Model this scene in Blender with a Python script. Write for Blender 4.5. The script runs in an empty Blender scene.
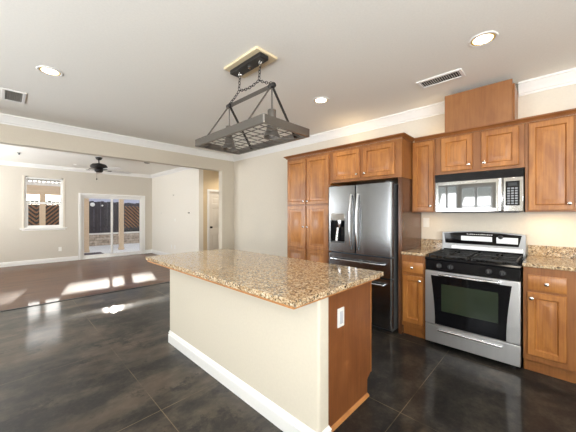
import bpy, bmesh, math, random
from mathutils import Vector, Matrix
random.seed(7)
SC = bpy.context.scene
COL = SC.collection
PI = math.pi

# ------------------------------------------------------------------ camera
TH = 0.8011
cam_d = bpy.data.cameras.new('camera'); cam = bpy.data.objects.new('camera', cam_d); COL.objects.link(cam)
cam.location = (0, 0, 1.3234)
cam.rotation_euler = (PI/2, 0, -TH)
cam_d.sensor_width = 36; cam_d.lens = 275.375/576*36; cam_d.shift_y = -1.8/576
cam_d.clip_start = 0.02; cam_d.clip_end = 200
SC.camera = cam

# ------------------------------------------------------------------ light and exposure
vs = SC.view_settings
vs.view_transform = 'Standard'; vs.look = 'None'; vs.exposure = 0.15; vs.gamma = 1.0; vs.use_curve_mapping = False
try:
    SC.cycles.use_denoising = True
    SC.cycles.max_bounces = 10; SC.cycles.diffuse_bounces = 6; SC.cycles.glossy_bounces = 5
    SC.cycles.transparent_max_bounces = 12
    SC.cycles.sample_clamp_indirect = 6
    SC.cycles.caustics_reflective = False; SC.cycles.caustics_refractive = False
except Exception: pass
W = bpy.data.worlds.new('world'); SC.world = W; W.use_nodes = True
wn = W.node_tree.nodes; wl = W.node_tree.links
sky = wn.new('ShaderNodeTexSky'); sky.sky_type = 'NISHITA'; sky.sun_disc = False
sky.sun_elevation = math.radians(24); sky.sun_rotation = math.radians(13)
hs = wn.new('ShaderNodeHueSaturation'); hs.inputs['Saturation'].default_value = 0.45; wl.new(sky.outputs[0], hs.inputs['Color'])
bg = wn['Background']; wl.new(hs.outputs[0], bg.inputs[0]); bg.inputs[1].default_value = 0.43

def light(name, kind, loc, energy, color=(1,1,1), target=None, **kw):
    d = bpy.data.lights.new(name, kind); d.energy = energy; d.color = color
    for k, v in kw.items(): setattr(d, k, v)
    o = bpy.data.objects.new(name, d); COL.objects.link(o); o.location = loc
    if target is not None:
        o.rotation_euler = (Vector(target)-Vector(loc)).to_track_quat('-Z', 'Y').to_euler()
    return o
# low sun beyond the patio
sd = Vector((-0.24, -1.0, -0.32))
light('sun', 'SUN', (3, 14, 6), 5.0, (1.0, 0.93, 0.84), target=Vector((3, 14, 6))+sd, angle=0.012)
DAY = (0.94, 0.97, 1.0)
def window_light(name, loc, target, sx, sy, energy, color=DAY):
    return light(name, 'AREA', loc, energy, color, target=target, shape='RECTANGLE', size=sx, size_y=sy)
# daylight at unseen kitchen and great-room windows; left, middle and rear are added fill
window_light('daylight_kitchen_window', (-2.71, 1.575, 1.55), (0, 1.575, 6.2), 1.15, 1.14, 42)
window_light('fill_middle_window', (-2.71, 2.75, 1.3), (0, 2.75, 3.6), 0.9, 1.8, 62)
window_light('fill_left_window', (-2.71, -1.25, 1.25), (0, -1.25, 7.0), 1.9, 1.9, 185)
window_light('daylight_great_room_window', (-2.71, 7.7, 1.4), (0, 7.7, 6.6), 2.8, 1.95, 285)
window_light('fill_rear_window', (-0.95, -2.91, 1.3), (-0.6, 0, 8.5), 2.64, 2.1, 330)
# recessed lamps, cabinet lamps
RECESSED = [(0.298, 3.359), (2.525, 0.391), (2.564, 1.951), (4.3, 6.05)]  # last lamp is unseen, added to brighten the hall
for (x, y) in RECESSED:
    light('recessed_lamp_light', 'SPOT', (x, y, 2.60), 45 if x > 4 else 10, (1.0, 0.88, 0.72), target=(x, y, 0), spot_size=2.5, spot_blend=0.8, shadow_soft_size=0.06)
for (x, y0, y1, e) in ((3.50, 0.99, 1.18, 0.35), (3.50, -0.10, 0.17, 1.0)):
    light('under_cabinet_light', 'AREA', (x, (y0+y1)/2, 1.335), e, (1.0, 0.70, 0.38), target=(x, (y0+y1)/2, 0), shape='RECTANGLE', size=0.05, size_y=(y1-y0)*0.8)
for (x, y, e) in ((3.55, 0.10, 0.12), (3.55, 1.02, 0.35), (3.45, 2.1, 0.8)):
    light('cabinet_top_light', 'AREA', (x, y, 2.24), e, (1.0, 0.74, 0.42), target=(x, y, 3), shape='RECTANGLE', size=0.08, size_y=0.25)

# ------------------------------------------------------------------ materials
def principled(name):
    m = bpy.data.materials.new(name); m.use_nodes = True
    return m, m.node_tree.nodes, m.node_tree.links, m.node_tree.nodes['Principled BSDF']
def coords(n, l, scale=(1, 1, 1), rot=(0, 0, 0), loc=(0, 0, 0)):
    tc = n.new('ShaderNodeTexCoord'); mp = n.new('ShaderNodeMapping')
    mp.inputs['Scale'].default_value = scale; mp.inputs['Rotation'].default_value = rot; mp.inputs['Location'].default_value = loc
    l.new(tc.outputs['Object'], mp.inputs['Vector']); return mp.outputs['Vector']
def noise(n, l, vec, scale, detail=4, rough=0.5, dist=0.0):
    t = n.new('ShaderNodeTexNoise'); t.inputs['Scale'].default_value = scale; t.inputs['Detail'].default_value = detail
    t.inputs['Roughness'].default_value = rough; t.inputs['Distortion'].default_value = dist
    l.new(vec, t.inputs['Vector']); return t.outputs['Fac']
def ramp(n, l, fac, stops, interp='LINEAR'):
    r = n.new('ShaderNodeValToRGB'); r.color_ramp.interpolation = interp
    e = r.color_ramp.elements
    while len(e) < len(stops): e.new(0.5)
    for i, (p, c) in enumerate(stops):
        e[i].position = p; e[i].color = (*c, 1) if len(c) == 3 else c
    l.new(fac, r.inputs['Fac']); return r.outputs['Color']
def mixc(n, l, fac, a, b, mode='MIX'):
    x = n.new('ShaderNodeMix'); x.data_type = 'RGBA'; x.blend_type = mode
    for sock, v in ((x.inputs[0], fac), (x.inputs[6], a), (x.inputs[7], b)):
        if hasattr(v, 'is_linked') or isinstance(v, bpy.types.NodeSocket): l.new(v, sock)
        elif isinstance(v, (int, float)): sock.default_value = v
        else: sock.default_value = (*v, 1)
    return x.outputs[2]
def math_(n, l, op, a, b=None):
    x = n.new('ShaderNodeMath'); x.operation = op
    for i, v in enumerate((a, b)):
        if v is None: continue
        if isinstance(v, bpy.types.NodeSocket): l.new(v, x.inputs[i])
        else: x.inputs[i].default_value = v
    return x.outputs[0]
def bump(n, l, b, height, strength=0.1, dist=0.01):
    x = n.new('ShaderNodeBump'); x.inputs['Strength'].default_value = strength; x.inputs['Distance'].default_value = dist
    l.new(height, x.inputs['Height']); l.new(x.outputs['Normal'], b.inputs['Normal'])
def srgb(r, g, b):
    f = lambda c: (c/255/12.92) if c/255 <= 0.04045 else ((c/255+0.055)/1.055)**2.4
    return (f(r), f(g), f(b))
def plain(name, col, rough=0.5, metal=0.0, var=0.06, scale=20, spec=None, coat=0.0, bmp=0.0, emit=None):
    m, n, l, b = principled(name)
    v = coords(n, l); f = noise(n, l, v, scale, 3)
    c0 = tuple(max(0, x*(1-var)) for x in col); c1 = tuple(min(1, x*(1+var)) for x in col)
    l.new(ramp(n, l, f, [(0.3, c0), (0.7, c1)]), b.inputs['Base Color'])
    b.inputs['Roughness'].default_value = rough; b.inputs['Metallic'].default_value = metal
    if spec is not None: b.inputs['Specular IOR Level'].default_value = spec
    if coat: b.inputs['Coat Weight'].default_value = coat; b.inputs['Coat Roughness'].default_value = 0.08
    if bmp: bump(n, l, b, f, bmp, 0.003)
    if emit:
        b.inputs['Emission Color'].default_value = (*emit[0], 1); b.inputs['Emission Strength'].default_value = emit[1]
    return m
def wood(name, dark, mid, lite, axis='Z', rough=0.38, scale=1.0, coat=0.15):
    m, n, l, b = principled(name)
    s = {'Z': (9, 9, 0.9), 'Y': (9, 0.9, 9), 'X': (0.9, 9, 9)}[axis]
    v = coords(n, l, tuple(k*scale for k in s))
    f1 = noise(n, l, v, 1.6, 6, 0.6, 0.9)
    s2 = {'Z': (90, 90, 4), 'Y': (90, 4, 90), 'X': (4, 90, 90)}[axis]
    f2 = noise(n, l, coords(n, l, s2), 1.0, 2, 0.5)
    f3 = noise(n, l, coords(n, l, (1, 1, 0.6)), 5.0, 4, 0.55, 0.6)
    c = ramp(n, l, f1, [(0.25, dark), (0.5, mid), (0.75, lite)])
    c = mixc(n, l, 0.35, c, ramp(n, l, f2, [(0.3, dark), (0.7, lite)]))
    c = mixc(n, l, 0.34, c, ramp(n, l, f3, [(0.38, dark), (0.62, lite)]))
    l.new(c, b.inputs['Base Color']); b.inputs['Roughness'].default_value = rough
    b.inputs['Coat Weight'].default_value = coat; b.inputs['Coat Roughness'].default_value = 0.15
    return m
def steel(name, col=(0.60, 0.60, 0.61), rough=0.25, axis='Z', aniso=0.5):
    m, n, l, b = principled(name)
    s = {'Z': (30, 30, 0.4), 'Y': (30, 0.4, 30), 'X': (0.4, 30, 30)}[axis]
    f = noise(n, l, coords(n, l, s), 1.0, 3, 0.6)
    l.new(ramp(n, l, f, [(0.3, tuple(x*0.97 for x in col)), (0.7, tuple(min(1, x*1.03) for x in col))]), b.inputs['Base Color'])
    l.new(ramp(n, l, f, [(0.3, (rough*0.92,)*3), (0.7, (rough*1.08,)*3)]), b.inputs['Roughness'])
    b.inputs['Metallic'].default_value = 1.0
    return m

M = {}
M['wall'] = plain('painted wall', srgb(221, 213, 199), 0.75, var=0.02, scale=60, bmp=0.12)
M['wall_tan'] = plain('tan painted wall', srgb(210, 201, 185), 0.75, var=0.02, scale=60, bmp=0.12)
M['island_paint'] = plain('cream island paint', srgb(209, 201, 184), 0.75, var=0.02, scale=60, bmp=0.12)
M['wall_lit'] = plain('daylit cream wall', srgb(234, 229, 219), 0.75, var=0.02, scale=60, bmp=0.12)  # wall cream made lighter, in place of the light on this side
M['wall_warm'] = plain('warm tan hall wall', srgb(212, 192, 158), 0.75, var=0.02, scale=60, bmp=0.12)
M['wall_far'] = plain('greyed tan wall', srgb(205, 198, 186), 0.75, var=0.02, scale=60, bmp=0.12)
M['ceiling'] = plain('ceiling paint', srgb(243, 241, 234), 0.85, var=0.02, scale=70, bmp=0.2)
M['white'] = plain('white trim paint', srgb(240, 239, 236), 0.4, var=0.01)
M['plastic'] = plain('white plastic', srgb(238, 237, 232), 0.35, var=0.01)
M['door_white'] = plain('door paint', srgb(228, 222, 212), 0.45, var=0.01)
M['cab'] = wood('maple cabinet wood', srgb(120, 68, 26), srgb(164, 102, 46), srgb(200, 138, 72))
M['cab_frame'] = wood('maple cabinet frame wood', srgb(114, 66, 28), srgb(140, 86, 40), srgb(162, 107, 54))
M['cab_h'] = wood('maple wood along the wall', srgb(108, 62, 28), srgb(132, 80, 38), srgb(154, 98, 50), 'Y')
M['veneer'] = wood('dark side veneer', srgb(74, 46, 28), srgb(94, 60, 38), srgb(112, 74, 48), rough=0.2)
M['panel'] = wood('island end panel wood', srgb(104, 58, 28), srgb(126, 74, 38), srgb(144, 90, 50), rough=0.4)
M['cover'] = wood('duct cover wood', srgb(122, 76, 40), srgb(146, 95, 54), srgb(164, 112, 66), rough=0.45)
M['ply'] = wood('raw plywood edge', srgb(150, 92, 44), srgb(184, 122, 66), srgb(206, 150, 92), 'X', 0.6, coat=0)
M['steel'] = steel('brushed steel', (0.66, 0.66, 0.66), 0.42)
M['steel_dim'] = steel('satin backguard steel', (0.36, 0.36, 0.36), 0.36)
M['cast_iron'] = plain('cast iron', (0.012, 0.012, 0.012), 0.55)
M['steel_fridge'] = steel('refrigerator steel', (0.29, 0.30, 0.31), 0.24)
M['steel_h'] = steel('brushed steel along', (0.42, 0.415, 0.405), 0.14, 'Y')
M['chrome'] = plain('polished nickel', (0.72, 0.71, 0.69), 0.12, 1.0, 0.02)
M['handle'] = plain('satin steel handle', (0.74, 0.75, 0.77), 0.2, 1.0, 0.02)
M['rack'] = steel('dark pewter', (0.21, 0.195, 0.18), 0.3, 'Y')
M['iron'] = plain('dark iron', (0.045, 0.042, 0.040), 0.4, 0.7)
M['bronze'] = plain('oil rubbed bronze', (0.018, 0.015, 0.013), 0.55, 0.1)
M['black'] = plain('black enamel', (0.006, 0.006, 0.007), 0.16, var=0.02, spec=0.25)
M['black_matte'] = plain('black plastic', (0.016, 0.016, 0.017), 0.5)
M['grey_side'] = plain('dark grey appliance side', (0.085, 0.085, 0.088), 0.4)
M['cream'] = plain('cream wood plate', srgb(226, 208, 172), 0.5, var=0.03)
M['socket_grey'] = plain('pale grey socket plastic', srgb(196, 200, 206), 0.4, var=0.01)
M['mark'] = plain('pale printed marks', (0.75, 0.75, 0.75), 0.5)
M['key'] = plain('grey keypad button', (0.25, 0.26, 0.28), 0.4)
M['display'] = plain('dim display glass', (0.03, 0.035, 0.04), 0.15)
M['blade'] = plain('pale fan blade', srgb(232, 230, 226), 0.35)
M['lens'] = plain('lamp lens', (0.9, 0.88, 0.85), 0.4, emit=((1.0, 0.93, 0.80), 9.0))
M['gold'] = plain('warm reflector ring', srgb(240, 206, 120), 0.35, var=0.02)
M['bulb'] = plain('frosted bulb', (0.8, 0.8, 0.78), 0.3)
M['vent_dark'] = plain('vent throat', (0.008, 0.008, 0.008), 0.8)
M['vent_grey'] = plain('grey return grille', srgb(150, 148, 142), 0.55)
M['patio'] = plain('patio concrete', srgb(226, 222, 217), 0.85, var=0.06, scale=3)
M['post'] = plain('beige painted timber', srgb(214, 190, 164), 0.6, var=0.04)
M['lattice_roof'] = plain('white painted slats', srgb(236, 232, 228), 0.6)
M['mat'] = plain('dark doormat', srgb(92, 80, 82), 0.95, var=0.2, scale=60)
M['fence_dark'] = wood('dark stained fence boards', srgb(40, 37, 42), srgb(54, 50, 56), srgb(70, 66, 72), rough=0.7, coat=0)
M['fence_brown'] = wood('brown lattice wood', srgb(104, 72, 50), srgb(134, 94, 66), srgb(164, 120, 88), rough=0.7, coat=0)
M['house'] = plain('lavender grey stucco', srgb(190, 188, 205), 0.8)
M['roof'] = plain('grey roof', srgb(150, 150, 160), 0.8)
M['leaf'] = plain('green leaf', srgb(70, 104, 48), 0.55, var=0.3)
M['soil'] = plain('garden ground', srgb(120, 104, 88), 0.9)

def mat_glass():
    m = bpy.data.materials.new('clear glass pane'); m.use_nodes = True
    n = m.node_tree.nodes; l = m.node_tree.links; n.clear()
    out = n.new('ShaderNodeOutputMaterial'); tr = n.new('ShaderNodeBsdfTransparent'); gl = n.new('ShaderNodeBsdfGlossy')
    fr = n.new('ShaderNodeFresnel'); fr.inputs['IOR'].default_value = 1.35
    mx = n.new('ShaderNodeMixShader'); gl.inputs['Roughness'].default_value = 0.02
    tr.inputs['Color'].default_value = (0.97, 0.98, 0.98, 1)
    l.new(fr.outputs[0], mx.inputs[0]); l.new(tr.outputs[0], mx.inputs[1]); l.new(gl.outputs[0], mx.inputs[2]); l.new(mx.outputs[0], out.inputs[0])
    return m
M['glass'] = mat_glass()
def mat_dark_glass(name, col, ior=1.9, rough=0.05):
    m, n, l, b = principled(name)
    f = noise(n, l, coords(n, l), 4, 2)
    l.new(ramp(n, l, f, [(0.3, tuple(x*0.9 for x in col)), (0.7, tuple(x*1.1 for x in col))]), b.inputs['Base Color'])
    b.inputs['Roughness'].default_value = rough; b.inputs['IOR'].default_value = ior
    return m
M['oven_glass'] = mat_dark_glass('black oven glass', (0.005, 0.005, 0.006), 1.33, 0.06)
M['oven_window'] = mat_dark_glass('tinted oven window', (0.026, 0.036, 0.022), 1.45, 0.08)
M['mw_glass'] = mat_dark_glass('mirrored microwave glass', (0.02, 0.022, 0.024), 2.2, 0.04)

def mat_granite():
    m, n, l, b = principled('tan speckled granite')
    v = coords(n, l)
    w = n.new('ShaderNodeTexVoronoi'); w.inputs['Scale'].default_value = 92; l.new(v, w.inputs['Vector'])
    w2 = n.new('ShaderNodeTexVoronoi'); w2.inputs['Scale'].default_value = 165; l.new(v, w2.inputs['Vector'])
    big = noise(n, l, v, 9, 4, 0.6, 0.5)
    fine = noise(n, l, v, 45, 5, 0.7)
    sp = n.new('ShaderNodeSeparateColor'); l.new(w.outputs['Color'], sp.inputs[0])
    sp2 = n.new('ShaderNodeSeparateColor'); l.new(w2.outputs['Color'], sp2.inputs[0])
    base = ramp(n, l, sp.outputs[0], [(0.0, srgb(40, 33, 28)), (0.17, srgb(112, 86, 62)), (0.30, srgb(168, 138, 102)), (0.55, srgb(198, 172, 136)), (0.78, srgb(226, 210, 182)), (0.94, srgb(172, 134, 90))], 'CONSTANT')
    base2 = ramp(n, l, sp2.outputs[1], [(0.0, srgb(52, 44, 38)), (0.2, srgb(150, 120, 86)), (0.5, srgb(208, 186, 152)), (0.8, srgb(232, 220, 196))], 'CONSTANT')
    c = mixc(n, l, 0.42, base, base2)
    c = mixc(n, l, ramp(n, l, big, [(0.4, (0, 0, 0)), (0.8, (0.4, 0.4, 0.4))]), c, srgb(190, 158, 116))
    c = mixc(n, l, ramp(n, l, fine, [(0.57, (0, 0, 0)), (0.63, (0.85, 0.85, 0.85))]), c, srgb(58, 46, 38))
    l.new(c, b.inputs['Base Color']); b.inputs['Roughness'].default_value = 0.12
    b.inputs['Coat Weight'].default_value = 0.2
    return m
M['granite'] = mat_granite()

def mat_concrete():
    m, n, l, b = principled('dark acid stained concrete')
    v = coords(n, l)
    big = noise(n, l, coords(n, l, (0.7, 1.4, 1), rot=(0, 0, 0.35)), 1.3, 6, 0.62, 0.3)
    mid = noise(n, l, v, 4.5, 8, 0.72, 0.2)
    fine = noise(n, l, v, 40, 6, 0.7)
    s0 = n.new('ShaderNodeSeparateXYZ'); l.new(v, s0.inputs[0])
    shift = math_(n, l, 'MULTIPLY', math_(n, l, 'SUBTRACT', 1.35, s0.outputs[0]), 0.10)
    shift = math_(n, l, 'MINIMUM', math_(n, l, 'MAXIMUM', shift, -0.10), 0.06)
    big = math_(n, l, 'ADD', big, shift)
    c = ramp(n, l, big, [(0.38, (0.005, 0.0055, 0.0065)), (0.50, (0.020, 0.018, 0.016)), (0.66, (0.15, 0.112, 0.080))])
    c = mixc(n, l, 0.5, c, ramp(n, l, mid, [(0.36, (0.004, 0.004, 0.004)), (0.5, (0.022, 0.020, 0.017)), (0.68, (0.095, 0.078, 0.060))]))
    c = mixc(n, l, ramp(n, l, fine, [(0.45, (0, 0, 0)), (0.8, (0.25, 0.25, 0.25))]), c, (0.085, 0.07, 0.055))
    st = noise(n, l, coords(n, l, (1, 1, 1), loc=(3.1, 1.7, 0)), 2.3, 9, 0.78, 0.1)
    c = mixc(n, l, ramp(n, l, st, [(0.54, (0, 0, 0)), (0.62, (0.8, 0.8, 0.8))]), c, (0.006, 0.006, 0.007))
    s = n.new('ShaderNodeSeparateXYZ'); l.new(v, s.inputs[0])
    lines = None
    for sock, off, step in ((s.outputs[0], 0.74, 1.10), (s.outputs[1], 0.74, 1.17)):
        q = math_(n, l, 'DIVIDE', math_(n, l, 'SUBTRACT', sock, off), step)
        q = math_(n, l, 'FRACT', math_(n, l, 'ADD', q, 100.5))
        q = math_(n, l, 'MULTIPLY', math_(n, l, 'ABSOLUTE', math_(n, l, 'SUBTRACT', q, 0.5)), step)
        q = math_(n, l, 'LESS_THAN', q, 0.0025)
        lines = q if lines is None else math_(n, l, 'MAXIMUM', lines, q)
    patch = ramp(n, l, noise(n, l, v, 2.2, 3), [(0.4, (0.12, 0.12, 0.12)), (0.6, (0.9, 0.9, 0.9))])
    c = mixc(n, l, mixc(n, l, 1.0, lines, patch, 'MULTIPLY'), c, (0.17, 0.13, 0.08))
    l.new(c, b.inputs['Base Color'])
    b.inputs['Roughness'].default_value = 0.6; b.inputs['Specular IOR Level'].default_value = 0.25
    b.inputs['Coat Weight'].default_value = 0.5
    l.new(ramp(n, l, mid, [(0.3, (0.08,)*3), (0.7, (0.15,)*3)]), b.inputs['Coat Roughness'])
    return m
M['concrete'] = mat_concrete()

def mat_planks():
    m, n, l, b = principled('reddish brown plank floor')
    v = coords(n, l)
    br = n.new('ShaderNodeTexBrick'); l.new(v, br.inputs['Vector'])
    br.inputs['Scale'].default_value = 1.0; br.inputs['Brick Width'].default_value = 1.3; br.inputs['Row Height'].default_value = 0.125
    br.inputs['Mortar Size'].default_value = 0.0015; br.inputs['Bias'].default_value = -0.2
    br.inputs['Color1'].default_value = (*srgb(82, 53, 36), 1); br.inputs['Color2'].default_value = (*srgb(102, 68, 46), 1); br.inputs['Mortar'].default_value = (0.02, 0.012, 0.008, 1)
    g = noise(n, l, coords(n, l, (1.5, 22, 1)), 1.5, 5, 0.6, 0.6)
    c = mixc(n, l, 0.35, br.outputs['Color'], ramp(n, l, g, [(0.3, srgb(66, 42, 28)), (0.7, srgb(122, 84, 58))]))
    l.new(c, b.inputs['Base Color']); b.inputs['Roughness'].default_value = 0.6; b.inputs['Specular IOR Level'].default_value = 0.2
    b.inputs['Coat Weight'].default_value = 0.4; b.inputs['Coat Roughness'].default_value = 0.05
    return m
M['planks'] = mat_planks()

def mat_stone():
    m, n, l, b = principled('stacked stone')
    v = coords(n, l, rot=(PI/2, 0, 0))
    br = n.new('ShaderNodeTexBrick'); l.new(v, br.inputs['Vector'])
    br.inputs['Scale'].default_value = 1; br.inputs['Brick Width'].default_value = 0.34; br.inputs['Row Height'].default_value = 0.115
    br.inputs['Mortar Size'].default_value = 0.008
    br.inputs['Color1'].default_value = (*srgb(150, 132, 118), 1); br.inputs['Color2'].default_value = (*srgb(196, 180, 164), 1); br.inputs['Mortar'].default_value = (*srgb(96, 86, 78), 1)
    c = mixc(n, l, 0.4, br.outputs['Color'], ramp(n, l, noise(n, l, v, 9, 4), [(0.35, srgb(120, 104, 92)), (0.65, srgb(214, 200, 186))]))
    l.new(c, b.inputs['Base Color']); b.inputs['Roughness'].default_value = 0.85
    return m
M['stone'] = mat_stone()

# ------------------------------------------------------------------ mesh helpers
class MB:
    def __init__(self): self.v = []; self.f = []
    def add(self, vs_, fs):
        o = len(self.v); self.v += [tuple(p) for p in vs_]; self.f += [tuple(i+o for i in q) for q in fs]; return self
    def box(self, x0, x1, y0, y1, z0, z1):
        if x0 > x1: x0, x1 = x1, x0
        if y0 > y1: y0, y1 = y1, y0
        if z0 > z1: z0, z1 = z1, z0
        return self.add([(x0,y0,z0),(x1,y0,z0),(x1,y1,z0),(x0,y1,z0),(x0,y0,z1),(x1,y0,z1),(x1,y1,z1),(x0,y1,z1)],
                        [(0,3,2,1),(4,5,6,7),(0,1,5,4),(1,2,6,5),(2,3,7,6),(3,0,4,7)])
    def obox(self, c, ax, ay, az, hx, hy, hz):
        c = Vector(c); ax = Vector(ax).normalized()*hx; ay = Vector(ay).normalized()*hy; az = Vector(az).normalized()*hz
        p = [c+ax*i+ay*j+az*k for k in (-1, 1) for i, j in ((-1,-1),(1,-1),(1,1),(-1,1))]
        return self.add(p, [(0,3,2,1),(4,5,6,7),(0,1,5,4),(1,2,6,5),(2,3,7,6),(3,0,4,7)])
    def bar(self, a, b, w, t, up=(0, 0, 1)):
        a = Vector(a); b = Vector(b); d = (b-a); L = d.length; d.normalize()
        s = d.cross(Vector(up))
        if s.length < 1e-4: s = Vector((1, 0, 0))
        s.normalize(); u = s.cross(d)
        return self.obox((a+b)/2, d, s, u, L/2, w/2, t/2)
    def prism(self, poly, axis, a, b):
        n = len(poly)
        def P(p, t): return {'X': (t, p[0], p[1]), 'Y': (p[0], t, p[1]), 'Z': (p[0], p[1], t)}[axis]
        vs_ = [P(p, a) for p in poly]+[P(p, b) for p in poly]
        fs = [tuple(range(n))[::-1], tuple(range(n, 2*n))]+[(i, (i+1) % n, n+(i+1) % n, n+i) for i in range(n)]
        return self.add(vs_, fs)
    def tube(self, pts, r, n=10, cap=True, radii=None):
        pts = [Vector(p) for p in pts]; rings = []; ref = None
        for i, p in enumerate(pts):
            d = (pts[min(i+1, len(pts)-1)]-pts[max(i-1, 0)]).normalized()
            if ref is None: ref = d.orthogonal().normalized()
            ref = (ref-d*ref.dot(d)).normalized(); s = d.cross(ref)
            rr = radii[i] if radii else r
            rings.append([p+(ref*math.cos(2*PI*k/n)+s*math.sin(2*PI*k/n))*rr for k in range(n)])
        vs_ = [q for g in rings for q in g]; fs = []
        for i in range(len(rings)-1):
            for k in range(n): fs.append((i*n+k, i*n+(k+1) % n, (i+1)*n+(k+1) % n, (i+1)*n+k))
        if cap: fs += [tuple(range(n))[::-1], tuple(range((len(rings)-1)*n, len(rings)*n))]
        return self.add(vs_, fs)
    def lathe(self, c, axis, prof, n=24, cap=True):   # prof: (radius, distance along the axis)
        c = Vector(c); a = Vector(axis).normalized(); u = a.orthogonal().normalized(); w = a.cross(u)
        vs_ = []; fs = []
        for r, h in prof:
            for k in range(n): vs_.append(c+a*h+(u*math.cos(2*PI*k/n)+w*math.sin(2*PI*k/n))*max(r, 1e-4))
        for i in range(len(prof)-1):
            for k in range(n): fs.append((i*n+k, i*n+(k+1) % n, (i+1)*n+(k+1) % n, (i+1)*n+k))
        if cap: fs += [tuple(range(n))[::-1], tuple(range((len(prof)-1)*n, len(prof)*n))]
        return self.add(vs_, fs)
    def ring(self, pts, r, n=6):
        pts = [Vector(p) for p in pts]; m_ = len(pts); c = sum(pts, Vector())/m_
        vs_ = []; fs = []
        nrm = (pts[1]-pts[0]).cross(pts[m_//2]-pts[0]).normalized()
        for i, p in enumerate(pts):
            d = (pts[(i+1) % m_]-pts[i-1]).normalized(); s = d.cross(nrm)
            for k in range(n): vs_.append(p+(s*math.cos(2*PI*k/n)+nrm*math.sin(2*PI*k/n))*r)
        for i in range(m_):
            for k in range(n): fs.append((i*n+k, i*n+(k+1) % n, ((i+1) % m_)*n+(k+1) % n, ((i+1) % m_)*n+k))
        return self.add(vs_, fs)
    def sweep(self, path, prof, side=1):              # plan path, closed profile (offset, z); offset goes to the side of the path
        n = len(path); m_ = len(prof); P = [Vector((p[0], p[1])) for p in path]; vs_ = []
        for i in range(n):
            ds = []
            if i > 0: ds.append((P[i]-P[i-1]).normalized())
            if i < n-1: ds.append((P[i+1]-P[i]).normalized())
            ns = [Vector((-d.y, d.x))*side for d in ds]
            nn = ns[0] if len(ns) == 1 else (ns[0]+ns[1])/(1+ns[0].dot(ns[1]))
            for o, z in prof: vs_.append((P[i].x+nn.x*o, P[i].y+nn.y*o, z))
        fs = [(i*m_+k, i*m_+(k+1) % m_, (i+1)*m_+(k+1) % m_, (i+1)*m_+k) for i in range(n-1) for k in range(m_)]
        fs += [tuple(range(m_))[::-1], tuple(range((n-1)*m_, n*m_))]
        return self.add(vs_, fs)
    def build(self, name, mat, parent=None, bev=0.0, smooth=True, seg=2):
        o0 = Vector((0, 0, 0))
        r = parent
        while r is not None: o0 += Vector(r.location); r = r.parent
        me = bpy.data.meshes.new(name)
        loc = Vector((0, 0, 0))
        if parent is None:
            xs = [p[0] for p in self.v]; ys = [p[1] for p in self.v]; zs = [p[2] for p in self.v]
            loc = Vector(((min(xs)+max(xs))/2, (min(ys)+max(ys))/2, min(zs))); 
            if mat.name in WORLD_MATS: loc = Vector((0, 0, 0))
        me.from_pydata([tuple(Vector(p)-o0-loc) for p in self.v], [], self.f)
        bm = bmesh.new(); bm.from_mesh(me); bmesh.ops.recalc_face_normals(bm, faces=bm.faces); bm.to_mesh(me); bm.free()
        me.materials.append(mat)
        if smooth:
            me.polygons.foreach_set('use_smooth', [True]*len(me.polygons)); me.set_sharp_from_angle(angle=math.radians(35))
        o = bpy.data.objects.new(name, me); COL.objects.link(o); o.location = loc
        if parent is not None: o.parent = parent
        if bev:
            bv = o.modifiers.new('bevel', 'BEVEL'); bv.width = bev; bv.segments = seg; bv.limit_method = 'ANGLE'; bv.angle_limit = math.radians(40)
        return o
WORLD_MATS = {'dark acid stained concrete', 'reddish brown plank floor', 'tan speckled granite'}
def tag(o, label, cat, group=None, kind=None):
    o['label'] = label; o['category'] = cat
    if group: o['group'] = group
    if kind: o['kind'] = kind
    return o
def thing(name, loc, label, cat, group=None):
    o = bpy.data.objects.new(name, None); COL.objects.link(o); o.location = loc; o.empty_display_size = 0.1
    return tag(o, label, cat, group)
def struct(o, label=None, cat=None):
    o['kind'] = 'structure'
    if label: o['label'] = label
    if cat: o['category'] = cat
    return o
def B(*a): return MB().box(*a)

# ------------------------------------------------------------------ room shell
XW = 3.68; YB = 5.30; YB2 = 5.44; ZC = 2.65; XL = -2.6; YR = -2.8; YF = 9.9; XG = 3.53; YH = 6.64; XE = 6.2
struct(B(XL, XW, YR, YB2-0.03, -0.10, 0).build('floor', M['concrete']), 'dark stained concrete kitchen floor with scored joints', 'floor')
struct(B(XL, XE, YB2-0.03, YF+0.0, -0.10, 0).build('floor_wood', M['planks']), 'glossy reddish brown plank floor of the far room', 'floor')
struct(B(XL, 3.37, YB2-0.055, YB2-0.015, 0.0005, 0.006).build('trim_1', M['black_matte']), 'black strip between concrete and plank floor', 'floor strip')
struct(B(XL-0.1, XE, YR-0.1, YF+0.15, ZC, ZC+0.1).build('ceiling', M['ceiling']), 'white textured ceiling', 'ceiling')
struct(B(XW, XW+0.15, YR, YB2, 0, ZC).build('wall_right', M['wall']), 'cream wall behind the kitchen cabinets', 'wall')
mb = B(XL, 3.37, YB, YB2, 2.285, ZC); mb.box(3.37, XW, YB, YB2, 0, ZC)
struct(mb.build('wall_opening', M['wall_tan']), 'beige header and pier around the wide opening', 'wall')
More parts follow.
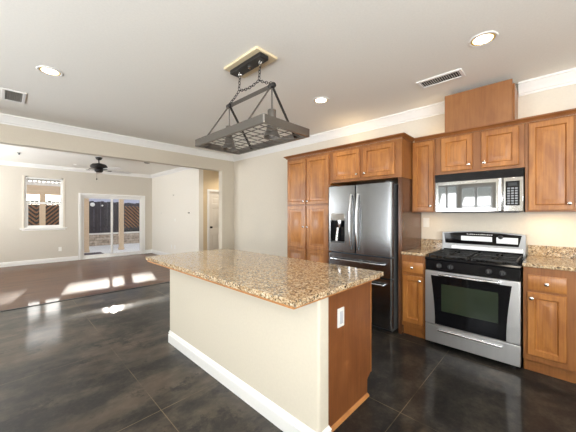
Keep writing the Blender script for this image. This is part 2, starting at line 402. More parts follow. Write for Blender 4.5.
# far wall with window and sliding door holes
WX0, WX1, WZ0, WZ1 = 0.37, 1.155, 0.955, 2.30
DX0, DX1, DZ1 = 1.56, 3.245, 1.885
mb = MB()
for a in ((XL, WX0, 0, ZC), (WX0, WX1, 0, WZ0), (WX0, WX1, WZ1, ZC), (WX1, DX0, 0, ZC), (DX0, DX1, DZ1, ZC), (DX1, XG+0.12, 0, ZC)):
    mb.box(a[0], a[1], YF, YF+0.15, a[2], a[3])
struct(mb.build('wall_far', M['wall_far']), 'far beige wall with window and glass door', 'wall')
struct(B(XG, XG+0.12, YH, YF, 0, ZC).build('wall_great_room', M['wall_lit']), 'cream side wall of the far room, brightened in colour', 'wall')
HD0, HD1, HDZ = 3.82, 4.58, 1.93
mb = B(XG+0.12, HD0, YH, YH+0.12, 0, ZC); mb.box(HD0, HD1, YH, YH+0.12, HDZ, ZC); mb.box(HD1, XE, YH, YH+0.12, 0, ZC)
struct(mb.build('wall_hall', M['wall_warm']), 'tan hall wall around the white panel door', 'wall')
struct(B(XE-0.1, XE, YB2, YH, 0, ZC).build('wall_hall_end', M['wall_tan']))
struct(B(XW+0.15, XE, YB2-0.1, YB2, 0, ZC).build('wall_hall_side', M['wall_tan']))
# walls outside the picture; left, middle and rear windows are added for fill
def wall_holes_x(name, x0, x1, y0, y1, holes):
    mb = MB(); ys = y0
    for (a, b, z0, z1) in holes:
        mb.box(x0, x1, ys, a, 0, ZC)
        if z0 > 0: mb.box(x0, x1, a, b, 0, z0)
        mb.box(x0, x1, a, b, z1, ZC); ys = b
    mb.box(x0, x1, ys, y1, 0, ZC)
    return struct(mb.build(name, M['wall']))
HL = [(-2.2, -0.3, 0.3, 2.2), (1.0, 2.15, 0.98, 2.12), (2.3, 3.2, 0.4, 2.2), (6.3, 9.1, 0.4, 2.35)]  # first and third windows are added to let in fill light
wall_holes_x('wall_left', XL-0.12, XL, YR, YF+0.15, HL)
mb = B(XL, -2.3, YR-0.12, YR, 0, ZC); mb.box(-2.3, 0.4, YR-0.12, YR, 0, 0.25); mb.box(-2.3, 0.4, YR-0.12, YR, 2.35, ZC); mb.box(0.4, XW+0.15, YR-0.12, YR, 0, ZC)
struct(mb.build('wall_rear', M['wall']))
for i, (a, b, z0, z1) in enumerate(HL):
    mb = MB()
    for q in ((a, a+0.05, z0, z1), (b-0.05, b, z0, z1), (a+0.05, b-0.05, z0, z0+0.05), (a+0.05, b-0.05, z1-0.05, z1), ((a+b)/2-0.05, (a+b)/2+0.05, z0+0.05, z1-0.05)):
        mb.box(XL-0.03, XL+0.02, *q)
    for s, e in ((a+0.05, (a+b)/2-0.05), ((a+b)/2+0.05, b-0.05)):
        mb.box(XL-0.02, XL+0.015, s, e, (z0+z1)/2-0.02, (z0+z1)/2+0.02)
    struct(mb.build('window_%d' % (i+2), M['white']))
mb = MB()
for q in ((-2.3, -2.24, 0.25, 2.35), (0.34, 0.4, 0.25, 2.35), (-0.99, -0.91, 0.31, 2.29), (-2.24, 0.34, 0.25, 0.31), (-2.24, 0.34, 2.29, 2.35)):
    mb.box(q[0], q[1], YR-0.03, YR+0.02, q[2], q[3])
struct(mb.build('window_6', M['white']))  # rear window frame, added around a fill light

# crown moulding, baseboards
def crown(z=ZC, drop=0.12, out=0.085):
    k = drop
    return [(0.0005, z-k), (0.012, z-k), (0.014, z-k+0.018), (0.026, z-k+0.024), (0.042, z-0.055), (0.066, z-0.032), (0.07, z-0.022), (out, z-0.018), (out, z-0.0005), (0.0005, z-0.0005)]
BASE = [(0.0005, 0.0005), (0.017, 0.0005), (0.017, 0.082), (0.011, 0.087), (0.011, 0.092), (0.014, 0.096), (0.013, 0.104), (0.006, 0.112), (0.006, 0.117), (0.0005, 0.12)]
BOX_Y0, BOX_Y1 = 0.27, 0.862
struct(MB().sweep([(XW, YR), (XW, BOX_Y0-0.004)], crown(), 1).build('trim_2', M['white']), 'white crown moulding right of the duct cover', 'crown moulding')
struct(MB().sweep([(XW, BOX_Y1+0.004), (XW, YB), (XL, YB)], crown(), 1).build('trim_3', M['white']), 'white crown moulding from the duct cover round to the header', 'crown moulding')
struct(MB().sweep([(XG, YH), (XG, YF), (XL, YF)], crown(ZC, 0.10, 0.08), 1).build('trim_4', M['white']), 'white crown moulding of the far room', 'crown moulding')
struct(MB().sweep([(XL, YB2), (3.37, YB2)], crown(ZC, 0.10, 0.08), 1).build('trim_5', M['white']))
struct(MB().sweep([(XW, 2.985), (XW, YB), (3.37, YB), (3.37, YB2)], BASE, 1).build('baseboard_right', M['white']), 'white baseboard beside the pantry', 'baseboard')
struct(MB().sweep([(XG, YH), (XG, YF), (DX1+0.065, YF)], BASE, 1).build('baseboard_great_room', M['white']), 'white baseboard along the far room side wall', 'baseboard')
struct(MB().sweep([(DX0-0.065, YF), (XL, YF)], BASE, 1).build('baseboard_far', M['white']), 'white baseboard under the far window', 'baseboard')

# far window: frame, sashes, sill
mb = MB()
for (a, b, z0, z1) in ((WX0, WX0+0.045, WZ0, WZ1), (WX1-0.045, WX1, WZ0, WZ1), (WX0+0.045, WX1-0.045, WZ0, WZ0+0.04), (WX0+0.045, WX1-0.045, WZ1-0.04, WZ1)):
    mb.box(a, b, YF+0.03, YF+0.11, z0, z1)
w1 = struct(mb.build('window_1', M['white'], bev=0.004), 'white single hung window of the far room', 'window')
mb = B(WX0+0.045, WX1-0.045, YF+0.05, YF+0.09, 1.60, 1.65)
mb.box(WX0+0.045, WX0+0.075, YF+0.05, YF+0.09, WZ0+0.04, 1.60); mb.box(WX1-0.075, WX1-0.045, YF+0.05, YF+0.09, WZ0+0.04, 1.60)
mb.box(WX0+0.075, WX1-0.075, YF+0.05, YF+0.09, WZ0+0.04, WZ0+0.07)
mb.build('sash', M['white'], w1, 0.003)
B(WX0+0.075, WX1-0.075, YF+0.068, YF+0.073, WZ0+0.07, 1.60).build('pane', M['glass'], w1)
B(WX0+0.045, WX1-0.045, YF+0.085, YF+0.09, 1.65, WZ1-0.04).build('pane', M['glass'], w1)
mb = B(WX0-0.09, WX1+0.09, YF-0.045, YF-0.0005, 0.925, 0.955); mb.box(WX0-0.05, WX1+0.05, YF-0.015, YF-0.0005, 0.89, 0.925)
mb.build('window_sill', M['white'], w1, 0.004)
mb = MB()
for (a, b, z0, z1) in ((WX0-0.045, WX0, 0.955, WZ1+0.03), (WX1, WX1+0.045, 0.955, WZ1+0.03)):
    mb.box(a, b, YF-0.012, YF-0.0005, z0, z1)
mb.build('window_casing', M['wall'], w1, 0.003)
# roller shade brackets at the top corners of the window
for x in (WX0+0.02, WX1-0.05): B(x, x+0.05, YF-0.03, YF-0.0005, WZ1-0.005, WZ1+0.02).build('shade_bracket', M['chrome'], w1)

# sliding glass door
mb = MB()
for (a, b, z0, z1) in ((DX0-0.06, DX0, 0, DZ1+0.055), (DX1, DX1+0.06, 0, DZ1+0.055), (DX0, DX1, DZ1, DZ1+0.055)):
    mb.box(a, b, YF-0.018, YF-0.0005, z0, z1)
d1 = struct(mb.build('door_1', M['white'], bev=0.004), 'white framed sliding glass patio door', 'sliding door')
mb = MB()
for (a, b, z0, z1) in ((DX0, DX0+0.04, 0.03, DZ1), (DX1-0.04, DX1, 0.03, DZ1), (DX0+0.04, DX1-0.04, DZ1-0.04, DZ1), (DX0, DX1, 0.0, 0.03)):
    mb.box(a, b, YF+0.02, YF+0.13, z0, z1)
mb.build('door_frame', M['white'], d1, 0.003)
XM = 2.36
for (a, b, yo) in ((DX0+0.04, XM+0.035, 0.09), (XM-0.035, DX1-0.04, 0.04)):
    mb = MB(); y0, y1 = YF+yo, YF+yo+0.035
    for q in ((a, a+0.05, 0.03, DZ1-0.04), (b-0.05, b, 0.03, DZ1-0.04), (a+0.05, b-0.05, 0.03, 0.10), (a+0.05, b-0.05, DZ1-0.09, DZ1-0.04)):
        mb.box(q[0], q[1], y0, y1, q[2], q[3])
    p = mb.build('door_panel', M['white'], d1, 0.003)
    B(a+0.05, b-0.05, y0+0.014, y0+0.02, 0.10, DZ1-0.09).build('pane', M['glass'], p)
MB().tube([(DX1-0.065, YF+0.038, 0.86), (DX1-0.065, YF+0.005, 0.88), (DX1-0.065, YF+0.005, 1.04), (DX1-0.065, YF+0.038, 1.06)], 0.008).build('door_handle', M['white'], d1)

# hall door
mb = MB()
for (a, b, z0, z1) in ((HD0-0.06, HD0, 0, HDZ+0.06), (HD1, HD1+0.06, 0, HDZ+0.06), (HD0, HD1, HDZ, HDZ+0.06)):
    mb.box(a, b, YH-0.018, YH-0.0005, z0, z1)
d2 = struct(mb.build('door_2', M['white'], bev=0.004), 'white six panel hall door', 'door')
def panel_loops(rect, prof, cap=True):      # rect on plan (u0,u1,v0,v1); prof list of (inset, depth)
    u0, u1, v0, v1 = rect; vs_ = []; fs = []
    for ins, d in prof:
        vs_ += [(u0+ins, v0+ins, d), (u1-ins, v0+ins, d), (u1-ins, v1-ins, d), (u0+ins, v1-ins, d)]
    for i in range(len(prof)-1):
        for k in range(4): fs.append((i*4+k, i*4+(k+1) % 4, (i+1)*4+(k+1) % 4, (i+1)*4+k))
    if cap: k = (len(prof)-1)*4; fs.append((k, k+1, k+2, k+3))
    return vs_, fs
def face_y(mb, rect, prof, y):              # facing -Y
    vs_, fs = panel_loops(rect, prof); mb.add([(u, y+d, v) for u, v, d in vs_], fs)
def face_x(mb, rect, prof, x):              # facing -X
    vs_, fs = panel_loops(rect, prof); mb.add([(x+d, u, v) for u, v, d in vs_], fs)
mb = MB(); yd = YH+0.03
us = [HD0+0.003, HD0+0.11, HD0+0.335, HD0+0.425, HD0+0.65, HD1-0.003]; zs = [0.008, 0.22, 0.78, 0.92, 1.50, 1.60, 1.80, HDZ-0.003]
for i in range(5):
    for j in range(7):
        r = (us[i], us[i+1], zs[j], zs[j+1])
        if i in (1, 3) and j in (1, 3, 5): face_y(mb, r, [(0, 0), (0.015, 0.012), (0.03, 0.012), (0.05, 0.003)], yd)
        else: mb.add([(r[0], yd, r[2]), (r[1], yd, r[2]), (r[1], yd, r[3]), (r[0], yd, r[3])], [(0, 1, 2, 3)])
mb.box(us[0], us[-1], yd+0.0125, yd+0.04, zs[0], zs[-1])
dl = mb.build('door_leaf', M['door_white'], d2)
MB().lathe((HD0+0.065, yd, 0.97), (0, -1, 0), [(0.026, 0), (0.026, 0.008), (0.010, 0.012), (0.010, 0.035), (0.024, 0.042), (0.028, 0.055), (0.020, 0.068), (0.001, 0.072)]).build('door_knob', M['bronze'], d2)

# ------------------------------------------------------------------ cabinets
FP = [(0, 0.02), (0, 0.005), (0.005, 0), (0.046, 0), (0.049, 0.005), (0.055, 0.012), (0.064, 0.012), (0.096, 0.001), (0.098, 0.001)]
DP = [(0, 0.02), (0, 0.007), (0.006, 0.004), (0.016, 0)]
def door_mesh(x, y0, y1, z0, z1, prof=FP):
    mb = MB(); face_x(mb, (y0, y1, z0, z1), prof, x)
    mb.add([(x+0.02, y0, z0), (x+0.02, y1, z0), (x+0.02, y1, z1), (x+0.02, y0, z1)], [(0, 1, 2, 3)])
    return mb
def knob(x, y, z, parent):
    return MB().lathe((x, y, z), (-1, 0, 0), [(0.008, -0.0005), (0.006, 0.004), (0.005, 0.012), (0.012, 0.017), (0.0155, 0.022), (0.014, 0.028), (0.006, 0.032), (0.001, 0.0325)], 16).build('knob', M['chrome'], parent)
def cabinet(name, label, yA, yB, z0, z1, xf, doors=(), drawers=(), cat='cabinet', toe=None, group=None, x_back=XW-0.0015, mid=None):
    """carcass behind a face frame at xf; doors: (y0,y1,z0,z1,knob_y,knob_z)"""
    t = thing(name, (xf, (yA+yB)/2, z0 if toe is None else 0), label, cat, group)
    B(xf+0.019, x_back, yA, yB, z0, z1).build('carcass', M['cab_frame'], t)
    # face frame around the openings
    B(xf, xf+0.019, yA, yB, z0, z1).build('face_frame', M['cab_frame'], t, 0.0015)
    for d in doors:
        o = door_mesh(xf-0.0205, *d[:4]).build('door', M['cab'], t)
        if len(d) > 6:      # intermediate rail across a tall door
            pass
        knob(xf-0.0205, d[4], d[5], o)
    for d in drawers:
        o = door_mesh(xf-0.0205, *d[:4], prof=DP).build('drawer', M['cab'], t)
        knob(xf-0.0205, (d[0]+d[1])/2, (d[2]+d[3])/2, o)
    if toe: B(xf+0.055, x_back, yA, yB, 0.0005, z0-0.0005).build('toe_kick', M['cab_frame'], t)
    return t
XT = 3.05      # tall and base face frames
XU = 3.35      # upper face frames
# pantry: two short doors over two tall doors with two panels each
t = cabinet('pantry_cabinet', 'tall four door maple pantry cabinet left of the refrigerator', 2.161, 2.97, 0.11, 2.165, XT, toe=True,
            doors=[(2.59, 2.955, 1.465, 2.125, 2.615, 1.51), (2.185, 2.565, 1.465, 2.125, 2.54, 1.51)])
for (a, b, ky) in ((2.59, 2.955, 2.615), (2.185, 2.565, 2.54)):
    mb = MB(); x = XT-0.0205; zs = (0.15, 0.815, 0.83, 1.445)
    face_x(mb, (a, b, 0.15, 0.822), [(0, 0.02), (0, 0.005), (0.005, 0), (0.046, 0), (0.049, 0.005), (0.055, 0.012), (0.064, 0.012), (0.096, 0.001)], x)
    face_x(mb, (a, b, 0.826, 1.445), [(0, 0.02), (0, 0.005), (0.005, 0), (0.046, 0), (0.049, 0.005), (0.055, 0.012), (0.064, 0.012), (0.096, 0.001)], x)
    mb.box(x+0.006, x+0.02, a+0.001, b-0.001, 0.151, 1.444)
    o = mb.build('door', M['cab'], t); knob(x, ky, 1.14, o)
# above the refrigerator
cabinet('refrigerator_top_cabinet', 'short two door maple cabinet bridging over the refrigerator', 1.212, 2.159, 1.735, 2.165, XT,
        doors=[(1.722, 2.107, 1.77, 2.128, 1.752, 1.815), (1.288, 1.674, 1.77, 2.128, 1.644, 1.815)])
tag(B(XT, XW-0.0015, 1.212, 1.25, 0.0005, 1.733).build('refrigerator_end_panel', M['veneer'], bev=0.0015), 'tall brown wooden panel standing on the right of the refrigerator', 'cabinet panel')
# wall cabinets
cabinet('narrow_wall_cabinet', 'narrow one door maple wall cabinet between refrigerator panel and microwave', 0.957, 1.2095, 1.345, 2.165, XU,
        doors=[(0.972, 1.198, 1.358, 2.15, 1.0, 1.415)])
cabinet('microwave_top_cabinet', 'two door maple wall cabinet above the microwave', 0.2, 0.955, 1.757, 2.165, XU,
        doors=[(0.607, 0.897, 1.785, 2.145, 0.635, 1.835), (0.241, 0.533, 1.785, 2.145, 0.505, 1.835)])
cabinet('tall_wall_cabinet', 'tall one door maple wall cabinet right of the microwave', -0.158, 0.198, 1.345, 2.165, XU,
        doors=[(-0.118, 0.173, 1.358, 2.15, -0.09, 1.415)])
cabinet('end_wall_cabinet', 'maple wall cabinet at the right edge of the picture', -0.62, -0.16, 1.345, 2.165, XU,
        doors=[(-0.58, -0.20, 1.358, 2.15, -0.23, 1.415)])
# base cabinets
cabinet('narrow_base_cabinet', 'narrow maple base cabinet between refrigerator panel and range', 0.967, 1.2095, 0.11, 0.8835, XT, toe=True,
        drawers=[(0.984, 1.193, 0.70, 0.81)], doors=[(0.984, 1.193, 0.16, 0.665, 1.01, 0.625)])
cabinet('base_cabinet', 'maple base cabinet with drawer and door just right of the range', -0.12, 0.192, 0.11, 0.8835, XT, toe=True,
        drawers=[(-0.068, 0.162, 0.70, 0.822)], doors=[(-0.068, 0.165, 0.16, 0.68, 0.138, 0.632)])
cabinet('end_base_cabinet', 'maple base cabinet at the right edge of the picture', -0.62, -0.122, 0.11, 0.8835, XT, toe=True,
        drawers=[(-0.57, -0.17, 0.70, 0.822)], doors=[(-0.57, -0.17, 0.16, 0.68, -0.2, 0.632)])
# crown strips on top of the cabinets
CC = [(0.0, 2.1655), (0.012, 2.1655), (0.016, 2.178), (0.036, 2.192), (0.042, 2.196), (0.042, 2.208), (0.0, 2.208)]
o = MB().sweep([(XW-0.002, 2.97), (XT, 2.97), (XT, 1.212), (XU-0.0, 1.212)], CC, -1)
tag(o.build('cabinet_crown', M['cab_h']), 'dark wooden crown strip on top of pantry and refrigerator cabinets', 'crown strip')
CU = [(o_*0.8, z) for o_, z in CC]
o = MB().sweep([(XU, 1.1775), (XU, -0.62)], CU, -1)
tag(o.build('cabinet_crown', M['cab_h']), 'long thin wooden crown strip on top of the wall cabinets', 'crown strip')
# duct cover on top of the wall cabinets
t = thing('duct_cover', (XU, 0.57, 2.1655), 'tall plain wooden box standing on top of the wall cabinets above the microwave', 'duct cover')
B(XU-0.008, XU+0.012, 0.288, 0.862, 2.2085, 2.606).build('front_panel', M['cover'], t, 0.0015)
B(XU+0.0125, XW-0.003, 0.272, 0.29, 2.1665, 2.565).build('side_panel', M['cab_frame'], t)
B(XU+0.0125, XW-0.003, 0.842, 0.86, 2.1665, 2.565).build('side_panel', M['cab_frame'], t)

# ------------------------------------------------------------------ counters
def counter(name, label, yA, yB):
    o = tag(B(XT-0.022, XW-0.0015, yA, yB, 0.8845, 0.915).build(name, M['granite'], bev=0.008, seg=3), label, 'countertop')
    b = B(XW-0.022, XW-0.0015, yA+0.001, yB-0.001, 0.9155, 1.016).build('backsplash', M['granite'], None, 0.002)
    b.parent = o
    return o
counter('countertop', 'small tan granite countertop between refrigerator panel and range', 0.962, 1.2105)
counter('countertop', 'tan granite countertop running right from the range', -0.62, 0.197)

# ------------------------------------------------------------------ island
IX0, IXM, IX1, IY0, IY1, IYW = 1.20, 1.286, 1.900, 0.980, 2.87, 0.926
t = thing('kitchen_island', (1.5, 1.9, 0), 'kitchen island with cream drywall back and wooden end panel', 'kitchen island')
mb = MB(); r = 0.016
poly = [(IX0, IY1), (IX0, IYW+r)]+[(IX0+r-r*math.cos(a), IYW+r-r*math.sin(a)) for a in (PI/8, PI/4, 3*PI/8)]+[(IX0+r, IYW), (IXM, IYW), (IXM, IY1)]
mb.prism(poly, 'Z', 0.0005, 0.858); mb.build('half_wall', M['island_paint'], t)
mb = B(IXM+0.001, IX1-0.02, IY0+0.026, IY1, 0.11, 0.858); mb.box(IXM+0.001, IX1-0.075, IY0+0.026, IY1, 0.0005, 0.11)
mb.build('carcass', M['cab_frame'], t)
mb = MB(); mb.prism([(IXM+0.001, 0.0005), (IX1-0.05, 0.0005), (IX1-0.05, 0.115), (IX1, 0.15), (IX1, 0.858), (IXM+0.001, 0.858)], 'Y', IY0+0.006, IY0+0.025)
mb.build('end_panel', M['panel'], t)
B(IX1+0.0005, IX1+0.012, IY0+0.004, IY0+0.03, 0.15, 0.858).build('edge_strip', M['cab'], t)
mb = MB(); mb.prism([(IY0+0.0055, 0.0005), (IY0-0.012, 0.0005), (IY0-0.009, 0.012), (IY0+0.0055, 0.02)], 'X', IXM+0.018, IX1-0.05)
mb.build('shoe_moulding', M['ply'], t)
for i in range(3):       # doors facing the refrigerator
    y0 = IY0+0.06+i*0.61
    mb = MB(); vs_, fs = panel_loops((y0, y0+0.58, 0.14, 0.845), FP); mb.add([(IX1-d+0.0005, u, v) for u, v, d in vs_], fs); mb.build('door', M['cab'], t)
bb = MB().sweep([(IX0, IY1), (IX0, IYW), (IXM, IYW), (IXM, IY0+0.005)], [(o_, z) for o_, z in BASE], -1)
bb.build('baseboard', M['white'], t)
mb = B(1.463, 1.535, IY0-0.001, IY0+0.0055, 0.605, 0.725); op = mb.build('outlet', M['plastic'], t, 0.002)
B(1.482, 1.516, IY0-0.004, IY0-0.0015, 0.625, 0.705).build('outlet_face', M['socket_grey'], op, 0.002)
CX0, CX1, CY0, CY1 = 0.966, 1.912, 0.890, 2.885
o = tag(B(CX0, CX1, CY0, CY1, 0.876, 0.907).build('island_countertop', M['granite'], bev=0.003, seg=2), 'large speckled tan granite slab on top of the kitchen island', 'countertop')
b = B(CX0+0.015, CX1-0.012, CY0+0.022, CY1-0.012, 0.859, 0.8755).build('substrate', M['ply']); b.parent = o; b.location = Vector(b.location)-Vector(o.location)

# ------------------------------------------------------------------ refrigerator
FY0, FY1, FX = 1.276, 2.118, 2.93
t = thing('refrigerator', (3.25, 1.7, 0), 'stainless steel french door refrigerator with ice dispenser', 'refrigerator')
B(FX+0.075, 3.64, FY0+0.004, FY1-0.004, 0.03, 1.665).build('body', M['grey_side'], t, 0.004)
B(FX+0.06, 3.60, FY0+0.02, FY1-0.02, 0.012, 0.029).build('base_grille', M['black_matte'], t)
def curved_front(y0, y1, z0, z1, x=FX, bulge=0.004, depth=0.065, r=0.02, holes=None):
    n = 14; pl = []; yc = (FY0+FY1)/2; hw = (FY1-FY0)/2
    for i in range(n+1):
        y = y0+(y1-y0)*i/n
        pl.append((x+bulge*((y-yc)/hw)**2, y))
    # soft outer corners
    pl[0] = (pl[0][0]+0.012, pl[0][1]); pl[-1] = (pl[-1][0]+0.012, pl[-1][1])
    pl.insert(1, (pl[1][0]+0.001, y0+0.012)); pl.insert(-1, (pl[-2][0]+0.001, y1-0.012))
    pl = sorted(pl, key=lambda p: p[1])
    poly = pl+[(x+depth, y1), (x+depth, y0)]
    return MB().prism(poly, 'Z', z0, z1)
YM = 1.722
def bar_handle(z0, z1, y, x, bow, parent):
    pts = []
    for i in range(13):
        s = i/12; pts.append((x-0.012-bow*math.sin(PI*s)**0.6, y, z0+(z1-z0)*s))
    pts = [(x+0.012, y, z0+0.004)]+pts+[(x+0.012, y, z1-0.004)]
    return MB().tube(pts, 0.011, 10).build('handle', M['handle'], parent)
# left door is built around the dispenser recess
RY0, RY1, RZ0, RZ1 = 1.865, 2.075, 0.965, 1.245
mb = MB()
for (a, b, z0, z1) in ((YM+0.003, FY1, RZ1, 1.672), (YM+0.003, FY1, 0.852, RZ0)): pass
def fx(y): return FX+0.004*((y-(FY0+FY1)/2)/((FY1-FY0)/2))**2
cols = [YM+0.003, YM+0.013]+[YM+0.013+(RY0-YM-0.013)*i/4 for i in (1, 2, 3, 4)]+[RY0+(RY1-RY0)*i/5 for i in range(1, 6)]+[FY1-0.018, FY1-0.006, FY1]
def fxe(y): return fx(y)+(0.004 if y > FY1-0.008 else 0)+(0.012 if y > FY1-0.001 else 0)
mb = MB()
for i in range(len(cols)-1):
    a, b = cols[i], cols[i+1]
    for (z0, z1) in ((0.852, RZ0), (RZ0, RZ1), (RZ1, 1.674)):
        if z0 == RZ0 and a >= RY0-1e-6 and b <= RY1+1e-6: continue
        mb.add([(fxe(a), a, z0), (fxe(b), b, z0), (fxe(b), b, z1), (fxe(a), a, z1)], [(0, 1, 2, 3)])
xb = FX+0.066
for (a, b) in zip(cols[:-1], cols[1:]):
    for z in (0.852, 1.674): mb.add([(fxe(a), a, z), (fxe(b), b, z), (xb, b, z), (xb, a, z)], [(0, 1, 2, 3)])
for y in (cols[0], cols[-1]): mb.add([(fxe(y), y, 0.852), (xb, y, 0.852), (xb, y, 1.674), (fxe(y), y, 1.674)], [(0, 1, 2, 3)])
mb.add([(xb, cols[0], 0.852), (xb, cols[-1], 0.852), (xb, cols[-1], 1.674), (xb, cols[0], 1.674)], [(0, 1, 2, 3)])
ld = mb.build('door', M['steel_fridge'], t)
bar_handle(0.90, 1.56, YM+0.045, FX, 0.042, ld)
# dispenser: dark recess, control block, chute and paddle
dp = MB()
x0 = FX+0.0015; x1 = FX+0.06
dp.add([(x0, RY0, RZ0), (x0, RY1, RZ0), (x0, RY1, RZ1), (x0, RY0, RZ1), (x1, RY0, RZ0), (x1, RY1, RZ0), (x1, RY1, RZ1), (x1, RY0, RZ1)], [(4, 5, 6, 7), (0, 1, 5, 4), (1, 2, 6, 5), (2, 3, 7, 6), (3, 0, 4, 7)])
dp = dp.build('dispenser', M['black'], t)
B(FX-0.0005, FX+0.02, RY0, RY1, RZ1+0.001, RZ1+0.088).build('control_panel', M['steel_h'], dp, 0.002)
MB().tube([(FX+0.035, 1.955, RZ1-0.002), (FX+0.028, 1.955, RZ1-0.06), (FX+0.03, 1.955, RZ1-0.09)], 0.024, 14, radii=[0.03, 0.026, 0.016]).build('chute', M['handle'], dp)
MB().bar((FX+0.033, 1.985, RZ1-0.09), (FX+0.02, 2.00, RZ0+0.02), 0.03, 0.006, (1, 0, 0)).build('paddle', M['handle'], dp)
B(FX+0.003, FX+0.05, RY0+0.005, RY1-0.005, RZ0+0.001, RZ0+0.012).build('drip_tray', M['grey_side'], dp)
rd = curved_front(FY0, YM-0.003, 0.852, 1.674).build('door', M['steel_fridge'], t)
bar_handle(0.90, 1.56, YM-0.045, FX, 0.042, rd)
for (z0, z1, zh) in ((0.615, 0.835, 0.765), (0.06, 0.60, 0.54)):
    d = curved_front(FY0, FY1, z0, z1).build('drawer', M['steel_fridge'], t)
    pts = [(FX+0.02, FY0+0.075, zh), (FX-0.04, FY0+0.08, zh)]+[(FX-0.042-0.012*math.sin(PI*i/8), FY0+0.08+(FY1-FY0-0.16)*i/8, zh) for i in range(1, 8)]+[(FX-0.04, FY1-0.08, zh), (FX+0.02, FY1-0.075, zh)]
    MB().tube(pts, 0.011, 10).build('handle', M['handle'], d)
for y in (FY0+0.05, FY1-0.05): B(FX+0.03, FX+0.11, y-0.03, y+0.03, 1.6745, 1.69).build('hinge_cap', M['grey_side'], t, 0.003)
for y in (FY0+0.06, FY1-0.06): MB().lathe((FX+0.13, y, 0.0005), (0, 0, 1), [(0.02, 0), (0.02, 0.011)], 14).build('foot', M['black_matte'], t)
for y in (FY0+0.06, FY1-0.06): MB().lathe((3.55, y, 0.0005), (0, 0, 1), [(0.02, 0), (0.02, 0.011)], 14).build('foot', M['black_matte'], t)

# ------------------------------------------------------------------ range
RY0, RY1, RX = 0.206, 0.953, 3.003
t = thing('gas_range', (3.3, 0.58, 0), 'stainless steel and black gas range with backguard', 'range')
B(RX+0.045, 3.64, RY0+0.002, RY1-0.002, 0.05, 0.86).build('body', M['grey_side'], t)
mb = MB(); mb.prism([(RX-0.004, 0.225), (RX-0.004, 0.755), (RX+0.044, 0.755), (RX+0.044, 0.225)], 'Y', RY0, RY1)
od = mb.build('oven_door', M['steel'], t, 0.004)
yc = (RY0+RY1)/2
def curved_glass(w_top, w_mid, z0, z1, x):   # black glass that bows out at mid height
    pl = []
    for i in range(11):
        s = i/10; pl.append((yc+w_top+(w_mid-w_top)*math.sin(PI*s*0.5), z1+(z0-z1)*s))
    for i in range(11):
        s = 1-i/10; pl.append((yc-w_top-(w_mid-w_top)*math.sin(PI*s*0.5), z1+(z0-z1)*s))
    return MB().prism(pl, 'X', x, x+0.004)
gp = curved_glass(0.318, 0.280, 0.232, 0.712, RX-0.0085).build('door_glass', M['oven_glass'], od)
B(RX-0.0105, RX-0.009, yc-0.225, yc+0.222, 0.371, 0.637).build('window', M['oven_window'], od)
pts = [(RX-0.002, yc+0.24, 0.732), (RX-0.04, yc+0.235, 0.732)]+[(RX-0.043-0.006*math.sin(PI*i/8), yc+0.235-0.47*i/8, 0.732) for i in range(1, 8)]+[(RX-0.04, yc-0.235, 0.732), (RX-0.002, yc-0.24, 0.732)]
MB().tube(pts, 0.012, 10).build('handle', M['handle'], od)
# storage drawer with a long lip
sdw = B(RX, RX+0.044, RY0, RY1, 0.04, 0.218).build('storage_drawer', M['steel'], t, 0.004)
mb = MB(); mb.prism([(RX-0.0005, 0.162), (RX-0.018, 0.168), (RX-0.020, 0.178), (RX-0.014, 0.186), (RX-0.0005, 0.186)], 'Y', yc-0.255, yc+0.255)
mb.build('handle', M['handle'], sdw, 0.002)
# front control strip
mb = MB(); mb.prism([(RX+0.010, 0.758), (RX+0.014, 0.858), (RX+0.06, 0.858), (RX+0.06, 0.758)], 'Y', RY0+0.001, RY1-0.001)
mb.build('control_strip', M['black'], t, 0.003)
for y in (0.83, 0.728, 0.425, 0.328):
    kn = MB().lathe((RX+0.0115, y, 0.81), (-1, 0, 0.04), [(0.025, -0.002), (0.025, 0.006), (0.019, 0.009), (0.017, 0.028), (0.013, 0.031), (0.001, 0.0315)], 20).build('knob', M['black_matte'], t)
    MB().bar((RX-0.0225, y, 0.797), (RX-0.0215, y, 0.826), 0.006, 0.004, (1, 0, 0)).build('knob_grip', M['grey_side'], kn)
# cooktop, burners, grates
ct = MB(); ct.prism([(RX+0.005, 0.862), (RX+0.0, 0.872), (RX+0.012, 0.886), (RX+0.03, 0.886), (RX+0.05, 0.878), (3.578, 0.878), (3.578, 0.862)], 'Y', RY0-0.002, RY1+0.002)
ct.build('cooktop', M['black'], t)
for (x, y) in ((3.17, 0.76), (3.17, 0.40), (3.45, 0.76), (3.45, 0.40)):
    MB().lathe((x, y, 0.8785), (0, 0, 1), [(0.058, 0), (0.05, 0.006), (0.045, 0.007), (0.045, 0.013), (0.038, 0.017), (0.001, 0.018)], 24).build('burner', M['cast_iron'], t)
for (y0, y1) in ((0.60, 0.925), (0.235, 0.56)):
    mb = MB(); z = 0.911; ym = (y0+y1)/2
    loop = [(3.05, y0, z), (3.565, y0, z), (3.565, y1, z), (3.05, y1, z)]
    for i in range(4): mb.bar(loop[i], loop[(i+1) % 4], 0.012, 0.012)
    mb.bar((3.05, ym, z), (3.565, ym, z), 0.010, 0.012); mb.bar((3.31, y0, z), (3.31, y1, z), 0.010, 0.012)
    for x in (3.17, 3.45):
        mb.bar((x, y0, z), (x, ym-0.03, z), 0.010, 0.012); mb.bar((x, ym+0.03, z), (x, y1, z), 0.010, 0.012)
    for (x, y) in ((3.05, y0), (3.565, y0), (3.565, y1), (3.05, y1), (3.31, y0), (3.31, y1)): mb.box(x-0.006, x+0.006, y-0.006, y+0.006, 0.8785, z)
    mb.build('grate', M['cast_iron'], t)
